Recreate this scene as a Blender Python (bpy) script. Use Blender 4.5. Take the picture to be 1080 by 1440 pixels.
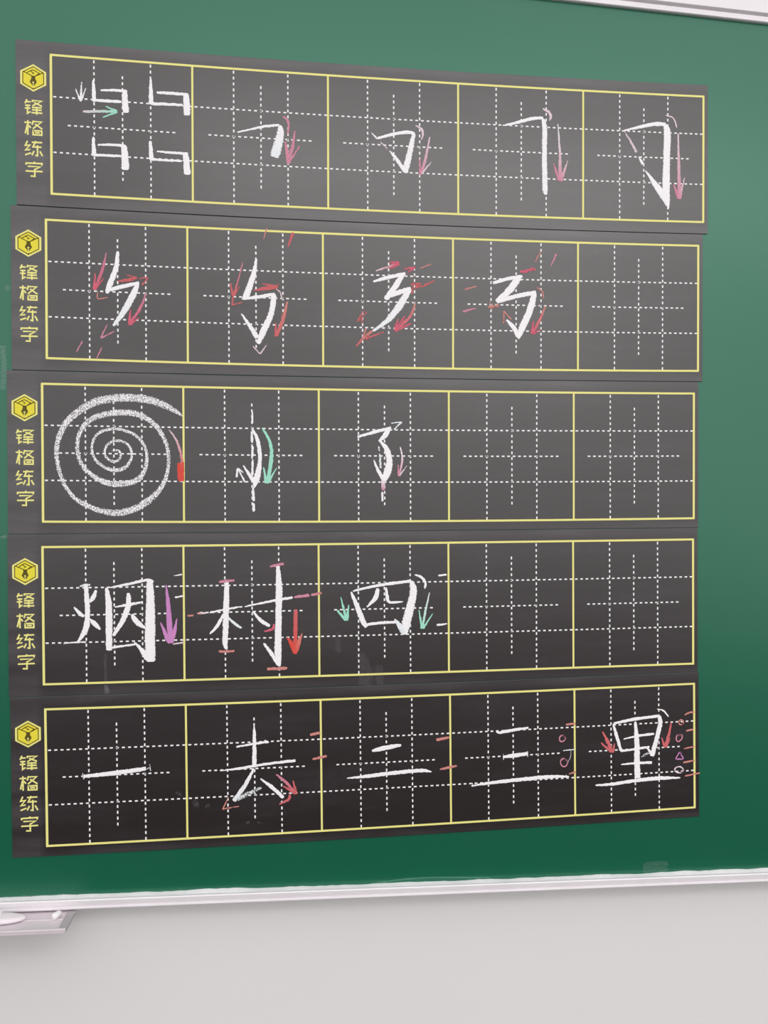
import bpy, math, random
from mathutils import Matrix, Vector

random.seed(7)
S = bpy.context.scene
for o in list(bpy.data.objects):
    bpy.data.objects.remove(o)
COL = S.collection

# ------------------------------------------------------------------ camera
# board frame: x right, y down, z into the wall (metres, origin = centre of the third strip)
F_PX = 1100.0
RC = ((0.99272074, 0.00444778, -0.12035674),
      (-0.0057399, 0.99992954, -0.01039115),
      (0.12030204, 0.01100634, 0.99267632))
TC = (0.00088362663, -0.0865990124, 1.19546163)
CAM_B = (-0.14519074, 0.07343132, -1.18749997)
TH = 0.0285                      # tilt of the strips against the level board
Z0 = 1.50                        # height of the third strip above the floor
c_, s_ = math.cos(TH), math.sin(TH)


def w(x, y, z=0.0):
    """board frame -> world (wall in the XZ plane, room towards -Y)"""
    return Vector((x * c_ + y * s_, z, x * s_ - y * c_ + Z0))


def wdir(v):
    return Vector((v[0] * c_ + v[1] * s_, v[2], v[0] * s_ - v[1] * c_))


cam_data = bpy.data.cameras.new('camera')
cam = bpy.data.objects.new('camera', cam_data)
COL.objects.link(cam)
r_, d_, f_ = wdir(RC[0]), wdir(RC[1]), wdir(RC[2])
m3 = Matrix((r_, -d_, -f_)).transposed()
cam.matrix_world = Matrix.Translation(w(*CAM_B)) @ m3.to_4x4()
cam_data.sensor_fit = 'HORIZONTAL'
cam_data.sensor_width = 36.0
cam_data.lens = 36.0 * F_PX / 1080.0
cam_data.clip_start = 0.02
S.camera = cam

# ------------------------------------------------------------------ light
world = bpy.data.worlds.new('world')
S.world = world
world.use_nodes = True
bg = world.node_tree.nodes['Background']
bg.inputs[0].default_value = (1.0, 0.975, 0.98, 1)
bg.inputs[1].default_value = 1.34


def ceiling_light(x, y, z, sx, sy, power):
    l = bpy.data.lights.new('ceiling_lamp', 'AREA')
    l.shape = 'RECTANGLE'
    l.size, l.size_y = sx, sy
    l.energy = power
    l.color = (1.0, 0.985, 0.97)
    o = bpy.data.objects.new('ceiling_lamp', l)
    COL.objects.link(o)
    o.location = (x, y, z)
    return o


ceiling_light(0.4, -2.4, 2.95, 2.2, 0.8, 17)
ceiling_light(1.8, -2.4, 2.95, 2.2, 0.8, 10)
ceiling_light(1.8, -5.8, 2.95, 2.2, 0.8, 39)

vs = S.view_settings
vs.view_transform = 'Standard'
vs.look = 'None'
vs.exposure = 0.0
vs.gamma = 1.0
vs.use_curve_mapping = False


# ------------------------------------------------------------------ materials
def new_mat(name):
    m = bpy.data.materials.new(name)
    m.use_nodes = True
    nt = m.node_tree
    return m, nt, nt.nodes['Principled BSDF']


def plain(name, col, rough=0.6, spec=0.5, metal=0.0, noise=0.0, scale=40.0):
    m, nt, b = new_mat(name)
    b.inputs['Roughness'].default_value = rough
    b.inputs['Specular IOR Level'].default_value = spec
    b.inputs['Metallic'].default_value = metal
    if noise > 0:
        tc = nt.nodes.new('ShaderNodeTexCoord')
        n = nt.nodes.new('ShaderNodeTexNoise')
        n.inputs['Scale'].default_value = scale
        n.inputs['Detail'].default_value = 4
        mx = nt.nodes.new('ShaderNodeMix')
        mx.data_type = 'RGBA'
        mx.inputs['A'].default_value = tuple(c * (1 - noise) for c in col) + (1,)
        mx.inputs['B'].default_value = tuple(min(1, c * (1 + noise)) for c in col) + (1,)
        nt.links.new(tc.outputs['Object'], n.inputs['Vector'])
        nt.links.new(n.outputs['Fac'], mx.inputs['Factor'])
        nt.links.new(mx.outputs['Result'], b.inputs['Base Color'])
    else:
        b.inputs['Base Color'].default_value = tuple(col) + (1,)
    return m


def board_material(name, col, dust, rough, spec, stretch, amount, lo, hi, fine, margin=0.0):
    """satin writing surface with faint wiped chalk dust"""
    m, nt, b = new_mat(name)
    N, L = nt.nodes, nt.links
    tc = N.new('ShaderNodeTexCoord')
    mp = N.new('ShaderNodeMapping')
    mp.inputs['Scale'].default_value = stretch
    n1 = N.new('ShaderNodeTexNoise')
    n1.inputs['Scale'].default_value = 1.0
    n1.inputs['Detail'].default_value = 5
    n1.inputs['Roughness'].default_value = 0.6
    mr = N.new('ShaderNodeMapRange')
    mr.inputs['From Min'].default_value = lo
    mr.inputs['From Max'].default_value = hi
    mr.inputs['To Max'].default_value = amount
    n2 = N.new('ShaderNodeTexNoise')
    n2.inputs['Scale'].default_value = fine
    n2.inputs['Detail'].default_value = 2
    mr2 = N.new('ShaderNodeMapRange')
    mr2.inputs['From Min'].default_value = 0.3
    mr2.inputs['From Max'].default_value = 0.7
    mr2.inputs['To Min'].default_value = 0.5
    mr2.inputs['To Max'].default_value = 1.4
    mul = N.new('ShaderNodeMath')
    mul.operation = 'MULTIPLY'
    mx = N.new('ShaderNodeMix')
    mx.data_type = 'RGBA'
    mx.inputs['A'].default_value = tuple(col) + (1,)
    mx.inputs['B'].default_value = tuple(dust) + (1,)
    L.new(tc.outputs['Object'], mp.inputs['Vector'])
    L.new(mp.outputs['Vector'], n1.inputs['Vector'])
    L.new(tc.outputs['Object'], n2.inputs['Vector'])
    L.new(n1.outputs['Fac'], mr.inputs['Value'])
    L.new(n2.outputs['Fac'], mr2.inputs['Value'])
    L.new(mr.outputs['Result'], mul.inputs[0])
    L.new(mr2.outputs['Result'], mul.inputs[1])
    fac = mul.outputs[0]
    if margin:
        # chalk dust left standing on the unprinted margins around the cells
        sep = N.new('ShaderNodeSeparateXYZ')
        L.new(tc.outputs['Object'], sep.inputs[0])
        outs = []
        for axis, f0, f1, top in (('X', -0.497, -0.512, 1.0), ('Z', 0.103, 0.113, 0.8), ('Z', -0.102, -0.112, 0.5)):
            r = N.new('ShaderNodeMapRange')
            r.inputs['From Min'].default_value = f0
            r.inputs['From Max'].default_value = f1
            r.inputs['To Max'].default_value = top
            L.new(sep.outputs[axis], r.inputs['Value'])
            outs.append(r.outputs['Result'])
        m1 = N.new('ShaderNodeMath')
        m1.operation = 'MAXIMUM'
        L.new(outs[0], m1.inputs[0])
        L.new(outs[1], m1.inputs[1])
        m2 = N.new('ShaderNodeMath')
        m2.operation = 'MAXIMUM'
        L.new(m1.outputs[0], m2.inputs[0])
        L.new(outs[2], m2.inputs[1])
        r2 = N.new('ShaderNodeMapRange')
        r2.inputs['From Min'].default_value = 0.3
        r2.inputs['From Max'].default_value = 0.72
        r2.inputs['To Min'].default_value = margin * 0.15
        r2.inputs['To Max'].default_value = margin * 1.6
        L.new(n1.outputs['Fac'], r2.inputs['Value'])
        m3 = N.new('ShaderNodeMath')
        m3.operation = 'MULTIPLY_ADD'
        L.new(m2.outputs[0], m3.inputs[0])
        L.new(r2.outputs['Result'], m3.inputs[1])
        L.new(mul.outputs[0], m3.inputs[2])
        fac = m3.outputs[0]
    L.new(fac, mx.inputs['Factor'])
    L.new(mx.outputs['Result'], b.inputs['Base Color'])
    b.inputs['Roughness'].default_value = rough
    b.inputs['Specular IOR Level'].default_value = spec
    return m


def chalk_material(name, spread, peak):
    """powdery chalk: colour and coverage come with each stroke, grain decides where the sheet shows through"""
    m, nt, b = new_mat(name)
    N, L = nt.nodes, nt.links
    tc = N.new('ShaderNodeTexCoord')
    n = N.new('ShaderNodeTexNoise')
    n.inputs['Scale'].default_value = 620.0
    n.inputs['Detail'].default_value = 3
    n.inputs['Roughness'].default_value = 0.65
    a = N.new('ShaderNodeAttribute')
    a.attribute_name = 'cov'
    col = N.new('ShaderNodeAttribute')
    col.attribute_name = 'tint'
    t = N.new('ShaderNodeMapRange')
    t.clamp = False
    t.inputs['To Min'].default_value = 0.74
    t.inputs['To Max'].default_value = 0.25
    sub = N.new('ShaderNodeMath')
    sub.operation = 'SUBTRACT'
    dv = N.new('ShaderNodeMapRange')
    dv.inputs['From Min'].default_value = -spread
    dv.inputs['From Max'].default_value = spread
    dv.inputs['To Max'].default_value = peak
    L.new(tc.outputs['Object'], n.inputs['Vector'])
    L.new(a.outputs['Fac'], t.inputs['Value'])
    L.new(n.outputs['Fac'], sub.inputs[0])
    L.new(t.outputs['Result'], sub.inputs[1])
    L.new(sub.outputs[0], dv.inputs['Value'])
    L.new(dv.outputs['Result'], b.inputs['Alpha'])
    L.new(col.outputs['Color'], b.inputs['Base Color'])
    b.inputs['Roughness'].default_value = 0.95
    b.inputs['Specular IOR Level'].default_value = 0.1
    return m


M_WALL = plain('wall_paint', (0.76, 0.745, 0.74), 0.9, 0.2, noise=0.015, scale=3)
M_FLOOR = plain('floor_tile', (0.045, 0.04, 0.036), 0.8, 0.3, noise=0.1, scale=5)
M_GREEN = board_material('green_board', (0.001, 0.100, 0.050), (0.32, 0.45, 0.40), 0.30, 1.0, (5, 5, 7), 0.015, 0.5, 0.8, 60)
M_GREEN.node_tree.nodes['Principled BSDF'].inputs['Specular Tint'].default_value = (0.64, 1.0, 0.84, 1)   # green put into the sheen, so the bright upper board reads greener
M_SHEET = board_material('black_sheet', (0.012, 0.0065, 0.0075), (0.42, 0.40, 0.43), 0.30, 1.0, (4, 4, 30), 0.035, 0.48, 0.78, 90, 0.075)
M_YELLOW = plain('yellow_print', (0.84, 0.79, 0.27), 0.6, 0.3)
M_PALE = plain('pale_yellow_print', (0.84, 0.79, 0.24), 0.6, 0.3)
M_GOLD = plain('gold_print', (0.80, 0.70, 0.05), 0.6, 0.3)
M_OLIVE = plain('dark_print', (0.10, 0.075, 0.006), 0.6, 0.3)
M_WHITE = plain('white_print', (0.88, 0.87, 0.87), 0.7, 0.3)
M_CHALK = chalk_material('chalk', 0.06, 1.0)
M_SMEAR = chalk_material('wiped_chalk', 0.25, 0.17)
M_RAIL = plain('aluminium_rail', (0.80, 0.765, 0.79), 0.38, 0.5, 0.12, noise=0.06, scale=30)
M_TRAY = plain('tray_metal', (0.70, 0.63, 0.67), 0.4, 0.5, 0.15, noise=0.08, scale=40)
M_DARKMETAL = plain('groove_metal', (0.40, 0.37, 0.39), 0.6, 0.3)
M_ERASER = plain('eraser_felt', (0.80, 0.74, 0.77), 0.9, 0.1, noise=0.04, scale=80)
M_DUSTSTICK = plain('chalk_stick', (0.85, 0.82, 0.83), 0.9, 0.1)


# ------------------------------------------------------------------ object helpers
def mesh_obj(name, verts, faces, mat, parent=None, smooth=False):
    me = bpy.data.meshes.new(name)
    me.from_pydata([tuple(v) for v in verts], [], faces)
    me.materials.append(mat)
    me.update()
    if smooth:
        me.polygons.foreach_set('use_smooth', [True] * len(me.polygons))
    o = bpy.data.objects.new(name, me)
    COL.objects.link(o)
    if parent:
        o.parent = parent
    return o


def empty(name, parent=None):
    o = bpy.data.objects.new(name, None)
    o.empty_display_size = 0.02
    COL.objects.link(o)
    if parent:
        o.parent = parent
    return o


def tag(o, label=None, cat=None, group=None, kind=None):
    if label:
        o['label'] = label
    if cat:
        o['category'] = cat
    if group:
        o['group'] = group
    if kind:
        o['kind'] = kind
    return o


def box_data(x0, x1, y0, y1, z0, z1):
    v = [(x0, y0, z0), (x1, y0, z0), (x1, y1, z0), (x0, y1, z0), (x0, y0, z1), (x1, y0, z1), (x1, y1, z1), (x0, y1, z1)]
    f = [(0, 3, 2, 1), (4, 5, 6, 7), (0, 1, 5, 4), (1, 2, 6, 5), (2, 3, 7, 6), (3, 0, 4, 7)]
    return v, f


def box(name, x0, x1, y0, y1, z0, z1, mat, parent=None, bevel=0.0):
    v, f = box_data(x0, x1, y0, y1, z0, z1)
    o = mesh_obj(name, v, f, mat, parent)
    if bevel:
        b = o.modifiers.new('bevel', 'BEVEL')
        b.width = bevel
        b.segments = 2
    return o


def extrude_profile(name, prof, p0, p1, mat, parent=None):
    """closed profile of (y, z) extruded from p0 to p1 (points with x and z; profile z added)"""
    n = len(prof)
    v = [(p0[0], a, p0[1] + b) for a, b in prof] + [(p1[0], a, p1[1] + b) for a, b in prof]
    f = [(i, (i + 1) % n, n + (i + 1) % n, n + i) for i in range(n)]
    f += [tuple(range(n - 1, -1, -1)), tuple(range(n, 2 * n))]
    return mesh_obj(name, v, f, mat, parent)


# ------------------------------------------------------------------ the setting
WALL_Y = 0.022
tag(box('wall_back', -6.0, 6.0, WALL_Y, WALL_Y + 0.12, 0, 3.0, M_WALL), 'white painted classroom wall behind the chalkboard', kind='structure')
tag(box('floor', -6.0, 6.0, -12.0, WALL_Y + 0.12, -0.06, 0, M_FLOOR), 'grey classroom floor', kind='structure')

# ------------------------------------------------------------------ chalkboard
FACE = 0.0016            # board face; the strips' faces lie in the plane y = 0
b0, b1 = w(-0.5649, 0.6450), w(0.6283, 0.6752)      # lower edge of the green
t0, t1 = w(0.2946, -0.7126), w(0.6269, -0.7002)     # upper edge of the green


def line_z(a, b, x):
    return a.z + (b.z - a.z) * (x - a.x) / (b.x - a.x)


XL, XR = -1.75, 2.15
board = tag(empty('chalkboard'), 'wide green chalkboard with pale metal rails, behind the black strips', 'chalkboard')
zb0, zb1 = line_z(b0, b1, XL), line_z(b0, b1, XR)
tm = (t0.z + t1.z) / 2
xm = (t0.x + t1.x) / 2
slope_t = (t1.z - t0.z) / (t1.x - t0.x)
zt0, zt1 = tm + slope_t * (XL - xm) * 0.6, tm + slope_t * (XR - xm)
v = [(XL, FACE, zb0 - .006), (XR, FACE, zb1 - .006), (XR, FACE, zt1 + .006), (XL, FACE, zt0 + .006)]
v += [(a, WALL_Y, b) for a, _, b in v]
mesh_obj('writing_surface', v, [(0, 1, 2, 3), (7, 6, 5, 4), (0, 4, 5, 1), (1, 5, 6, 2), (2, 6, 7, 3), (3, 7, 4, 0)], M_GREEN, board)
# bottom rail: ledge, front face with a raised bead
bot_prof = [(WALL_Y, 0.0), (-0.0105, 0.0), (-0.012, -0.0012), (-0.012, -0.0075), (-0.0108, -0.0082), (-0.0108, -0.0092),
            (-0.0132, -0.0098), (-0.0136, -0.0115), (-0.0128, -0.0132), (-0.010, -0.0138), (WALL_Y, -0.0138)]
extrude_profile('bottom_rail', bot_prof, (XL, zb0), (XR, zb1), M_RAIL, board)
# top rail: lower bar, groove, upper bar
top_prof = [(WALL_Y, 0.0), (0.0006, 0.0), (-0.0026, 0.0004), (-0.0040, 0.0016), (-0.0042, 0.0090), (-0.0004, 0.0096), (-0.0004, 0.0116), (-0.0046, 0.0122),
            (-0.0066, 0.0140), (-0.0070, 0.040), (-0.0055, 0.043), (WALL_Y, 0.043)]
extrude_profile('top_rail', top_prof, (XL, zt0), (XR, zt1), M_RAIL, board)
for sx, xx in ((-1, XL), (1, XR)):
    a, b_ = (zb0, zt0) if sx < 0 else (zb1, zt1)
    box('side_rail', xx - 0.022, xx + 0.022, -0.014, WALL_Y, a - 0.0142, b_ + 0.0435, M_RAIL, board, 0.002)

# ------------------------------------------------------------------ chalk strokes
Hm = [[F_PX * RC[0][i] + 540 * RC[2][i] for i in (0, 1)] + [F_PX * TC[0] + 540 * TC[2]],
      [F_PX * RC[1][i] + 720 * RC[2][i] for i in (0, 1)] + [F_PX * TC[1] + 720 * TC[2]],
      [RC[2][0], RC[2][1], TC[2]]]
HI = Matrix(Hm).inverted()


def photo_to_board(px, py):
    q = HI @ Vector((px, py, 1))
    return q.x / q.z, q.y / q.z


COLORS = dict(
    white=(0.92, 0.90, 0.92), cool=(0.82, 0.86, 0.88), grey=(0.50, 0.50, 0.52), rosewhite=(0.76, 0.62, 0.68),
    pink=(0.64, 0.27, 0.36), deep=(0.66, 0.14, 0.20), red=(0.62, 0.15, 0.16), orange=(0.70, 0.09, 0.07),
    salmon=(0.64, 0.26, 0.23), mauve=(0.60, 0.26, 0.55), green=(0.36, 0.74, 0.58), rosa=(0.60, 0.24, 0.34))
stroke_count = [0]


def catmull(pts, step):
    if len(pts) == 2:
        P = [pts[0], pts[0], pts[1], pts[1]]
    else:
        P = [pts[0]] + list(pts) + [pts[-1]]
    out = []
    for i in range(1, len(P) - 2):
        a, b, c, d = P[i - 1], P[i], P[i + 1], P[i + 2]
        n = max(2, int(math.hypot(c[0] - b[0], c[1] - b[1]) / step))
        for k in range(n):
            t = k / n
            out.append(tuple(0.5 * (2 * b[j] + (c[j] - a[j]) * t + (2 * a[j] - 5 * b[j] + 4 * c[j] - d[j]) * t * t
                                    + (3 * b[j] - a[j] - 3 * c[j] + d[j]) * t ** 3) for j in range(len(b))))
    out.append(tuple(pts[-1]))
    return out


CROSS = ((-1.0, 0.42), (-0.72, 0.92), (0.0, 1.0), (0.72, 0.92), (1.0, 0.42))


def ribbon(strokes, name, inv, parent, lift=0.0, mat=None):
    """strokes: (points (x, y, width) in metres of the board frame, colours at both ends, coverage) -> one thin chalk deposit"""
    V, Fc, cov, tint = [], [], [], []
    for pts, ca, cb, cv in strokes:
        stroke_count[0] += 1
        y_off = -(0.00022 + 0.0000012 * stroke_count[0]) - lift
        sp = catmull(pts, 0.0022)
        L = [0.0]
        for i in range(1, len(sp)):
            L.append(L[-1] + math.hypot(sp[i][0] - sp[i - 1][0], sp[i][1] - sp[i - 1][1]))
        tot = max(L[-1], 1e-5)
        base = len(V)
        for i, q in enumerate(sp):
            p, n = sp[max(0, i - 1)], sp[min(len(sp) - 1, i + 1)]
            tx, ty = n[0] - p[0], n[1] - p[1]
            h = math.hypot(tx, ty) or 1e-6
            nx, ny = -ty / h, tx / h
            hw = max(q[2], 0.0012) / 2
            e = min(L[i], tot - L[i]) / (hw * 0.9 + 1e-6)           # rounded ends
            if e < 1:
                hw *= 0.65 + 0.35 * math.sqrt(max(0, 1 - (1 - e) ** 2))
            jl, jr = random.uniform(-.00038, .00038), random.uniform(-.00038, .00038)
            u = L[i] / tot
            for k, (cx, cf) in enumerate(CROSS):
                off = cx * hw + (jl if cx < 0 else jr if cx > 0 else 0) * abs(cx)
                V.append(inv @ (w(q[0] + nx * off, q[1] + ny * off, y_off + (0.00012 if abs(cx) == 1 else 0))))
                cov.append(cv * cf)
                tint.append(tuple(ca[j] * (1 - u) + cb[j] * u for j in range(3)))
        nc = len(CROSS)
        for i in range(len(sp) - 1):
            for k in range(nc - 1):
                a = base + i * nc + k
                Fc.append((a, a + 1, a + nc + 1, a + nc))
    o = mesh_obj(name, V, Fc, mat or M_CHALK, parent)
    at = o.data.attributes.new('cov', 'FLOAT', 'POINT')
    at.data.foreach_set('value', cov)
    tt = o.data.attributes.new('tint', 'FLOAT_COLOR', 'POINT')
    tt.data.foreach_set('color', [x for t in tint for x in (*t, 1.0)])
    return o


class Crop:
    """strokes traced in a magnified crop of the photograph, laid out on the board plane in metres"""

    def __init__(self, ox, oy, s, strip):
        self.ox, self.oy, self.s, self.strip = ox, oy, s, strip
        self.inv = strip.matrix_world.inverted()

    def pt(self, p):
        px, py = self.ox + p[0] / self.s, self.oy + p[1] / self.s
        x, y = photo_to_board(px, py)
        x2, _ = photo_to_board(px + 1, py)
        return (x, y, p[2] / self.s * (x2 - x))

    def conv(self, st):
        """st: colour, coverage, points..."""
        c = st[0]
        ca, cb = (c.split('>') * 2)[:2] if '>' in c else (c, c)
        return ([self.pt(p) for p in st[2:]], COLORS[ca], COLORS[cb], st[1])

    def character(self, label, strokes):
        e = empty('chalk_character', self.strip)
        e['label'] = label
        for st in strokes:
            ribbon([self.conv(st)], 'chalk_stroke', self.inv, e)

    def mark(self, name, label, strokes):
        o = ribbon([self.conv(st) for st in strokes], name, self.inv, self.strip)
        o['label'] = label

    def smear(self, label, strokes):
        for st in strokes:
            ribbon([self.conv(st)], 'chalk_smear', self.inv, self.strip, mat=M_SMEAR)['label'] = label

    def arrow(self, label, *strokes):
        self.mark('chalk_arrow', label, strokes)

    def tick(self, label, *st):
        self.mark('chalk_tick', label, [st])

    def ring(self, label, col, cov, pts, wd=8):
        P = [(a, b, wd) for a, b in pts]
        self.mark('chalk_ring', label, [(col, cov, *P, P[0], P[1])])


def circle_pts(cx, cy, rx, ry, n=9, ph=0.4):
    return [(cx + rx * math.cos(ph + 2 * math.pi * i / n), cy + ry * math.sin(ph + 2 * math.pi * i / n)) for i in range(n)]


# ------------------------------------------------------------------ practice strips
CELL = 0.2
POSE = ((0.016199, -0.473526, 0.002219, -0.017197), (0.007333, -0.235714, 0.002586, -0.016477), (0.0, 0.0, 0.001707, -0.0094),
        (-0.001218, 0.23449, -0.001204, -0.002405), (0.000927, 0.469836, -0.005307, -0.008108))
STRIP_LABELS = (
    'topmost black practice strip, chalked with four small hooks and four bent strokes',
    'second black practice strip from the top, with zigzag chalk strokes and many red arrows',
    'middle black practice strip with a large white chalk spiral in its first cell',
    'fourth black practice strip from the top, with three dense white characters and a mauve arrow',
    'lowest black practice strip, with five chalk characters and small chalk rings at its right end')
MARG_L, MARG_R, MARG_T, MARG_B = 0.0485, 0.0075, 0.0186, 0.0152


class Print:
    """printing on one strip in cell coordinates: u from the strip's middle, v down from its middle"""

    def __init__(self, bend):
        self.b = bend

    def at(self, u, v, d=0.0):
        return (u, -d, -(v + self.b * (u * u - 0.1)))

    def line(self, pts, width, d, segs=1, closed=False):
        """poly-line with mitred joints and a little thickness; returns verts, faces"""
        P = []
        if segs > 1:
            for i in range(len(pts) - 1):
                for k in range(segs):
                    t = k / segs
                    P.append((pts[i][0] * (1 - t) + pts[i + 1][0] * t, pts[i][1] * (1 - t) + pts[i + 1][1] * t))
            P.append(pts[-1])
        else:
            P = list(pts)
        n = len(P)
        V, Fc = [], []
        for i in range(n):
            p = P[i - 1] if (i > 0 or closed) else P[i]
            q = P[(i + 1) % n] if (i < n - 1 or closed) else P[i]
            d1 = (P[i][0] - p[0], P[i][1] - p[1])
            d2 = (q[0] - P[i][0], q[1] - P[i][1])
            l1, l2 = math.hypot(*d1) or 1, math.hypot(*d2) or 1
            t = (d1[0] / l1 + d2[0] / l2, d1[1] / l1 + d2[1] / l2)
            h = math.hypot(*t) or 1
            n1 = (-t[1] / h, t[0] / h)
            cosm = max(0.5, abs(n1[0] * (-d2[1] / l2) + n1[1] * (d2[0] / l2))) if l2 and d2 != (0, 0) else 1
            k = width / 2 / cosm
            for sgn in (-1, 1):
                V.append(self.at(P[i][0] + n1[0] * k * sgn, P[i][1] + n1[1] * k * sgn, d))
        for i in range(n if closed else n - 1):
            j = (i + 1) % n
            Fc.append((2 * i, 2 * i + 1, 2 * j + 1, 2 * j))
        return V, Fc


def merge(parts):
    V, Fc = [], []
    for v, f in parts:
        b = len(V)
        V += v
        Fc += [tuple(i + b for i in q) for q in f]
    return V, Fc


def poly(pr, pts, d):
    return [pr.at(a, b, d) for a, b in pts], [tuple(range(len(pts)))]


# printed characters, strokes in a 665 x 1440 tracing (11.08 units per mm), four glyph rows
GLYPHS = (
    (((180, 128), (150, 192)), ((165, 166), (236, 164)), ((152, 222), (232, 222)), ((146, 268), (232, 266)), ((190, 222), (186, 350), (232, 318)),
     ((268, 130), (258, 168)), ((256, 142), (408, 142), (262, 226)), ((290, 172), (410, 224)), ((256, 250), (404, 250)), ((256, 288), (404, 288)),
     ((248, 334), (414, 334)), ((328, 236), (328, 362))),
    (((138, 496), (242, 494)), ((190, 458), (190, 692)), ((184, 530), (150, 672)), ((204, 540), (236, 580)),
     ((276, 458), (256, 530)), ((270, 474), (400, 474), (266, 590)), ((300, 512), (412, 588)), ((270, 618), (402, 618), (402, 684), (270, 684), (270, 610)),
     ((300, 650), (372, 650))),
    (((184, 788), (150, 862), (222, 852), (152, 934), (226, 924)), ((146, 1012), (238, 976)), ((248, 806), (408, 802)), ((312, 782), (268, 878), (398, 876)),
     ((336, 848), (336, 1016), (300, 1010)), ((284, 942), (250, 1012)), ((372, 940), (412, 1016))),
    (((286, 1112), (288, 1140)), ((158, 1170), (162, 1142), (404, 1136), (398, 1168)), ((186, 1192), (376, 1190), (292, 1236), (292, 1346), (226, 1344)),
     ((152, 1268), (412, 1264))))


def emblem_pt(x, y):      # 18 units per mm tracing, hexagon middle at (450, 462)
    return (-0.5 - 0.0245 + (x - 450) / 18000.0, -0.1 + 0.0352 + (y - 462) / 18000.0)


def glyph_pt(x, y):       # 11.077 units per mm, same strip: frame corner at (547, -609)
    return (-0.5 + (x - 547) / 11077.0 - 0.0002, -0.1 + (y + 609) / 11077.0)


strips = []
DASH, PERIOD, DW = 0.0043, CELL / 23.0, 0.0021
for si, (px, py, pr_, pb) in enumerate(POSE):
    root = empty('practice_strip')
    root.matrix_world = Matrix.Translation(w(px, py, 0)) @ Matrix.Rotation(pr_ - TH, 4, 'Y')
    tag(root, STRIP_LABELS[si], 'practice strip', 'black practice strips on the green board')
    strips.append(root)
    P = Print(pb)
    # sheet: thin soft magnet following the slight bend
    us = [-0.5 - MARG_L + (1 + MARG_L + MARG_R) * i / 40 for i in range(41)]
    vt, vb = -CELL / 2 - MARG_T, CELL / 2 + MARG_B
    V, Fc = [], []
    for u in us:
        if si < 4:           # the strips hang edge to edge with a hair's gap
            nx, ny, nr, nb = POSE[si + 1]
            vn = -CELL / 2 - MARG_T + nb * (u * u - 0.1)
            ey = ny + u * math.sin(nr) + vn * math.cos(nr) - py
            vb = ey - u * math.sin(pr_) - pb * (u * u - 0.1) - 0.0007
        ring = [(vt + 0.0004, 0.0), (vb - 0.0004, 0.0), (vb, -0.0004), (vb, -0.0015), (vt, -0.0015), (vt, -0.0004)]
        for vv, dd in ring:
            V.append(P.at(u, vv, dd))
    n = len(ring)
    for i in range(40):
        for k in range(n):
            a, b_ = i * n + k, i * n + (k + 1) % n
            Fc.append((a, b_, b_ + n, a + n))
    Fc += [tuple(range(n - 1, -1, -1)), tuple(range(40 * n, 41 * n))]
    mesh_obj('sheet', V, Fc, M_SHEET, root)
    # yellow frame lines
    D1 = 0.00012
    for v0 in (-CELL / 2, CELL / 2):
        mesh_obj('border_line', *P.line([(-0.5015, v0), (0.5015, v0)], 0.0031, D1, 40), M_YELLOW, root)
    for i in range(6):
        u0 = -0.5 + i * CELL
        mesh_obj('border_line', *P.line([(u0, -CELL / 2), (u0, CELL / 2)], 0.0034 if i in (0, 5) else 0.0029, D1 + 0.00001), M_YELLOW, root)
    # dashed guides
    for i in range(5):
        u0 = -0.5 + i * CELL
        for fr in (0.3, 0.5, 0.7):
            a0, a1 = (0.0, 1.0) if fr != 0.5 else (0.1, 0.9)
            for vert in (True, False):
                seg = []
                k = a0 * CELL + 0.003
                while k + DASH < a1 * CELL + 0.002:
                    if vert:
                        q = [(u0 + fr * CELL, -CELL / 2 + k), (u0 + fr * CELL, -CELL / 2 + k + DASH)]
                    else:
                        q = [(u0 + k, -CELL / 2 + fr * CELL), (u0 + k + DASH, -CELL / 2 + fr * CELL)]
                    seg.append(P.line(q, DW, 0.00008))
                    k += PERIOD
                mesh_obj('dashed_guide', *merge(seg), M_WHITE, root)
    # emblem: hexagon with cube lines and a pen nib
    hexa = [(450, 108), (772, 294), (772, 632), (450, 818), (128, 632), (128, 294)]
    em = mesh_obj('emblem', *poly(P, [emblem_pt(*q) for q in hexa], 0.00008), M_PALE, root)
    em['label'] = 'yellow hexagon emblem with a pen nib'
    inner = [(450, 172), (708, 322), (708, 606), (450, 754), (192, 606), (192, 322)]
    mesh_obj('emblem_face', *poly(P, [emblem_pt(*q) for q in inner], 0.00012), M_GOLD, em)
    LN = []
    for pts, closed in ((inner, True), ([(204, 312), (420, 412)], False), ([(700, 312), (500, 412)], False),
                        ([(296, 336), (440, 252), (610, 338), (530, 388)], False), ([(384, 288), (470, 342), (424, 352)], False),
                        ([(450, 660), (450, 750)], False)):
        LN.append(P.line([emblem_pt(*q) for q in pts], 0.00125, 0.00016, closed=closed))
    mesh_obj('emblem_outline', *merge(LN), M_OLIVE, em)
    mesh_obj('nib', *poly(P, [emblem_pt(*q) for q in ((402, 408), (506, 408), (500, 474), (540, 566), (486, 640), (450, 700), (418, 640), (362, 566), (406, 474))], 0.0002), M_OLIVE, em)
    nh = merge([poly(P, [emblem_pt(*q) for q in circle_pts(450, 582, 27, 27, 10)], 0.00024), P.line([emblem_pt(450, 590), emblem_pt(450, 720)], 0.0013, 0.00024)])
    mesh_obj('nib_slit', *nh, M_PALE, em)
    for g in GLYPHS:
        seg = [P.line([glyph_pt(*q) for q in st], 0.00225, 0.0001 + 0.000004 * k) for k, st in enumerate(g)]
        mesh_obj('printed_character', *merge(seg), M_YELLOW, root)

bpy.context.view_layer.update()
R1, R2, R3, R4, R5 = strips

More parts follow.
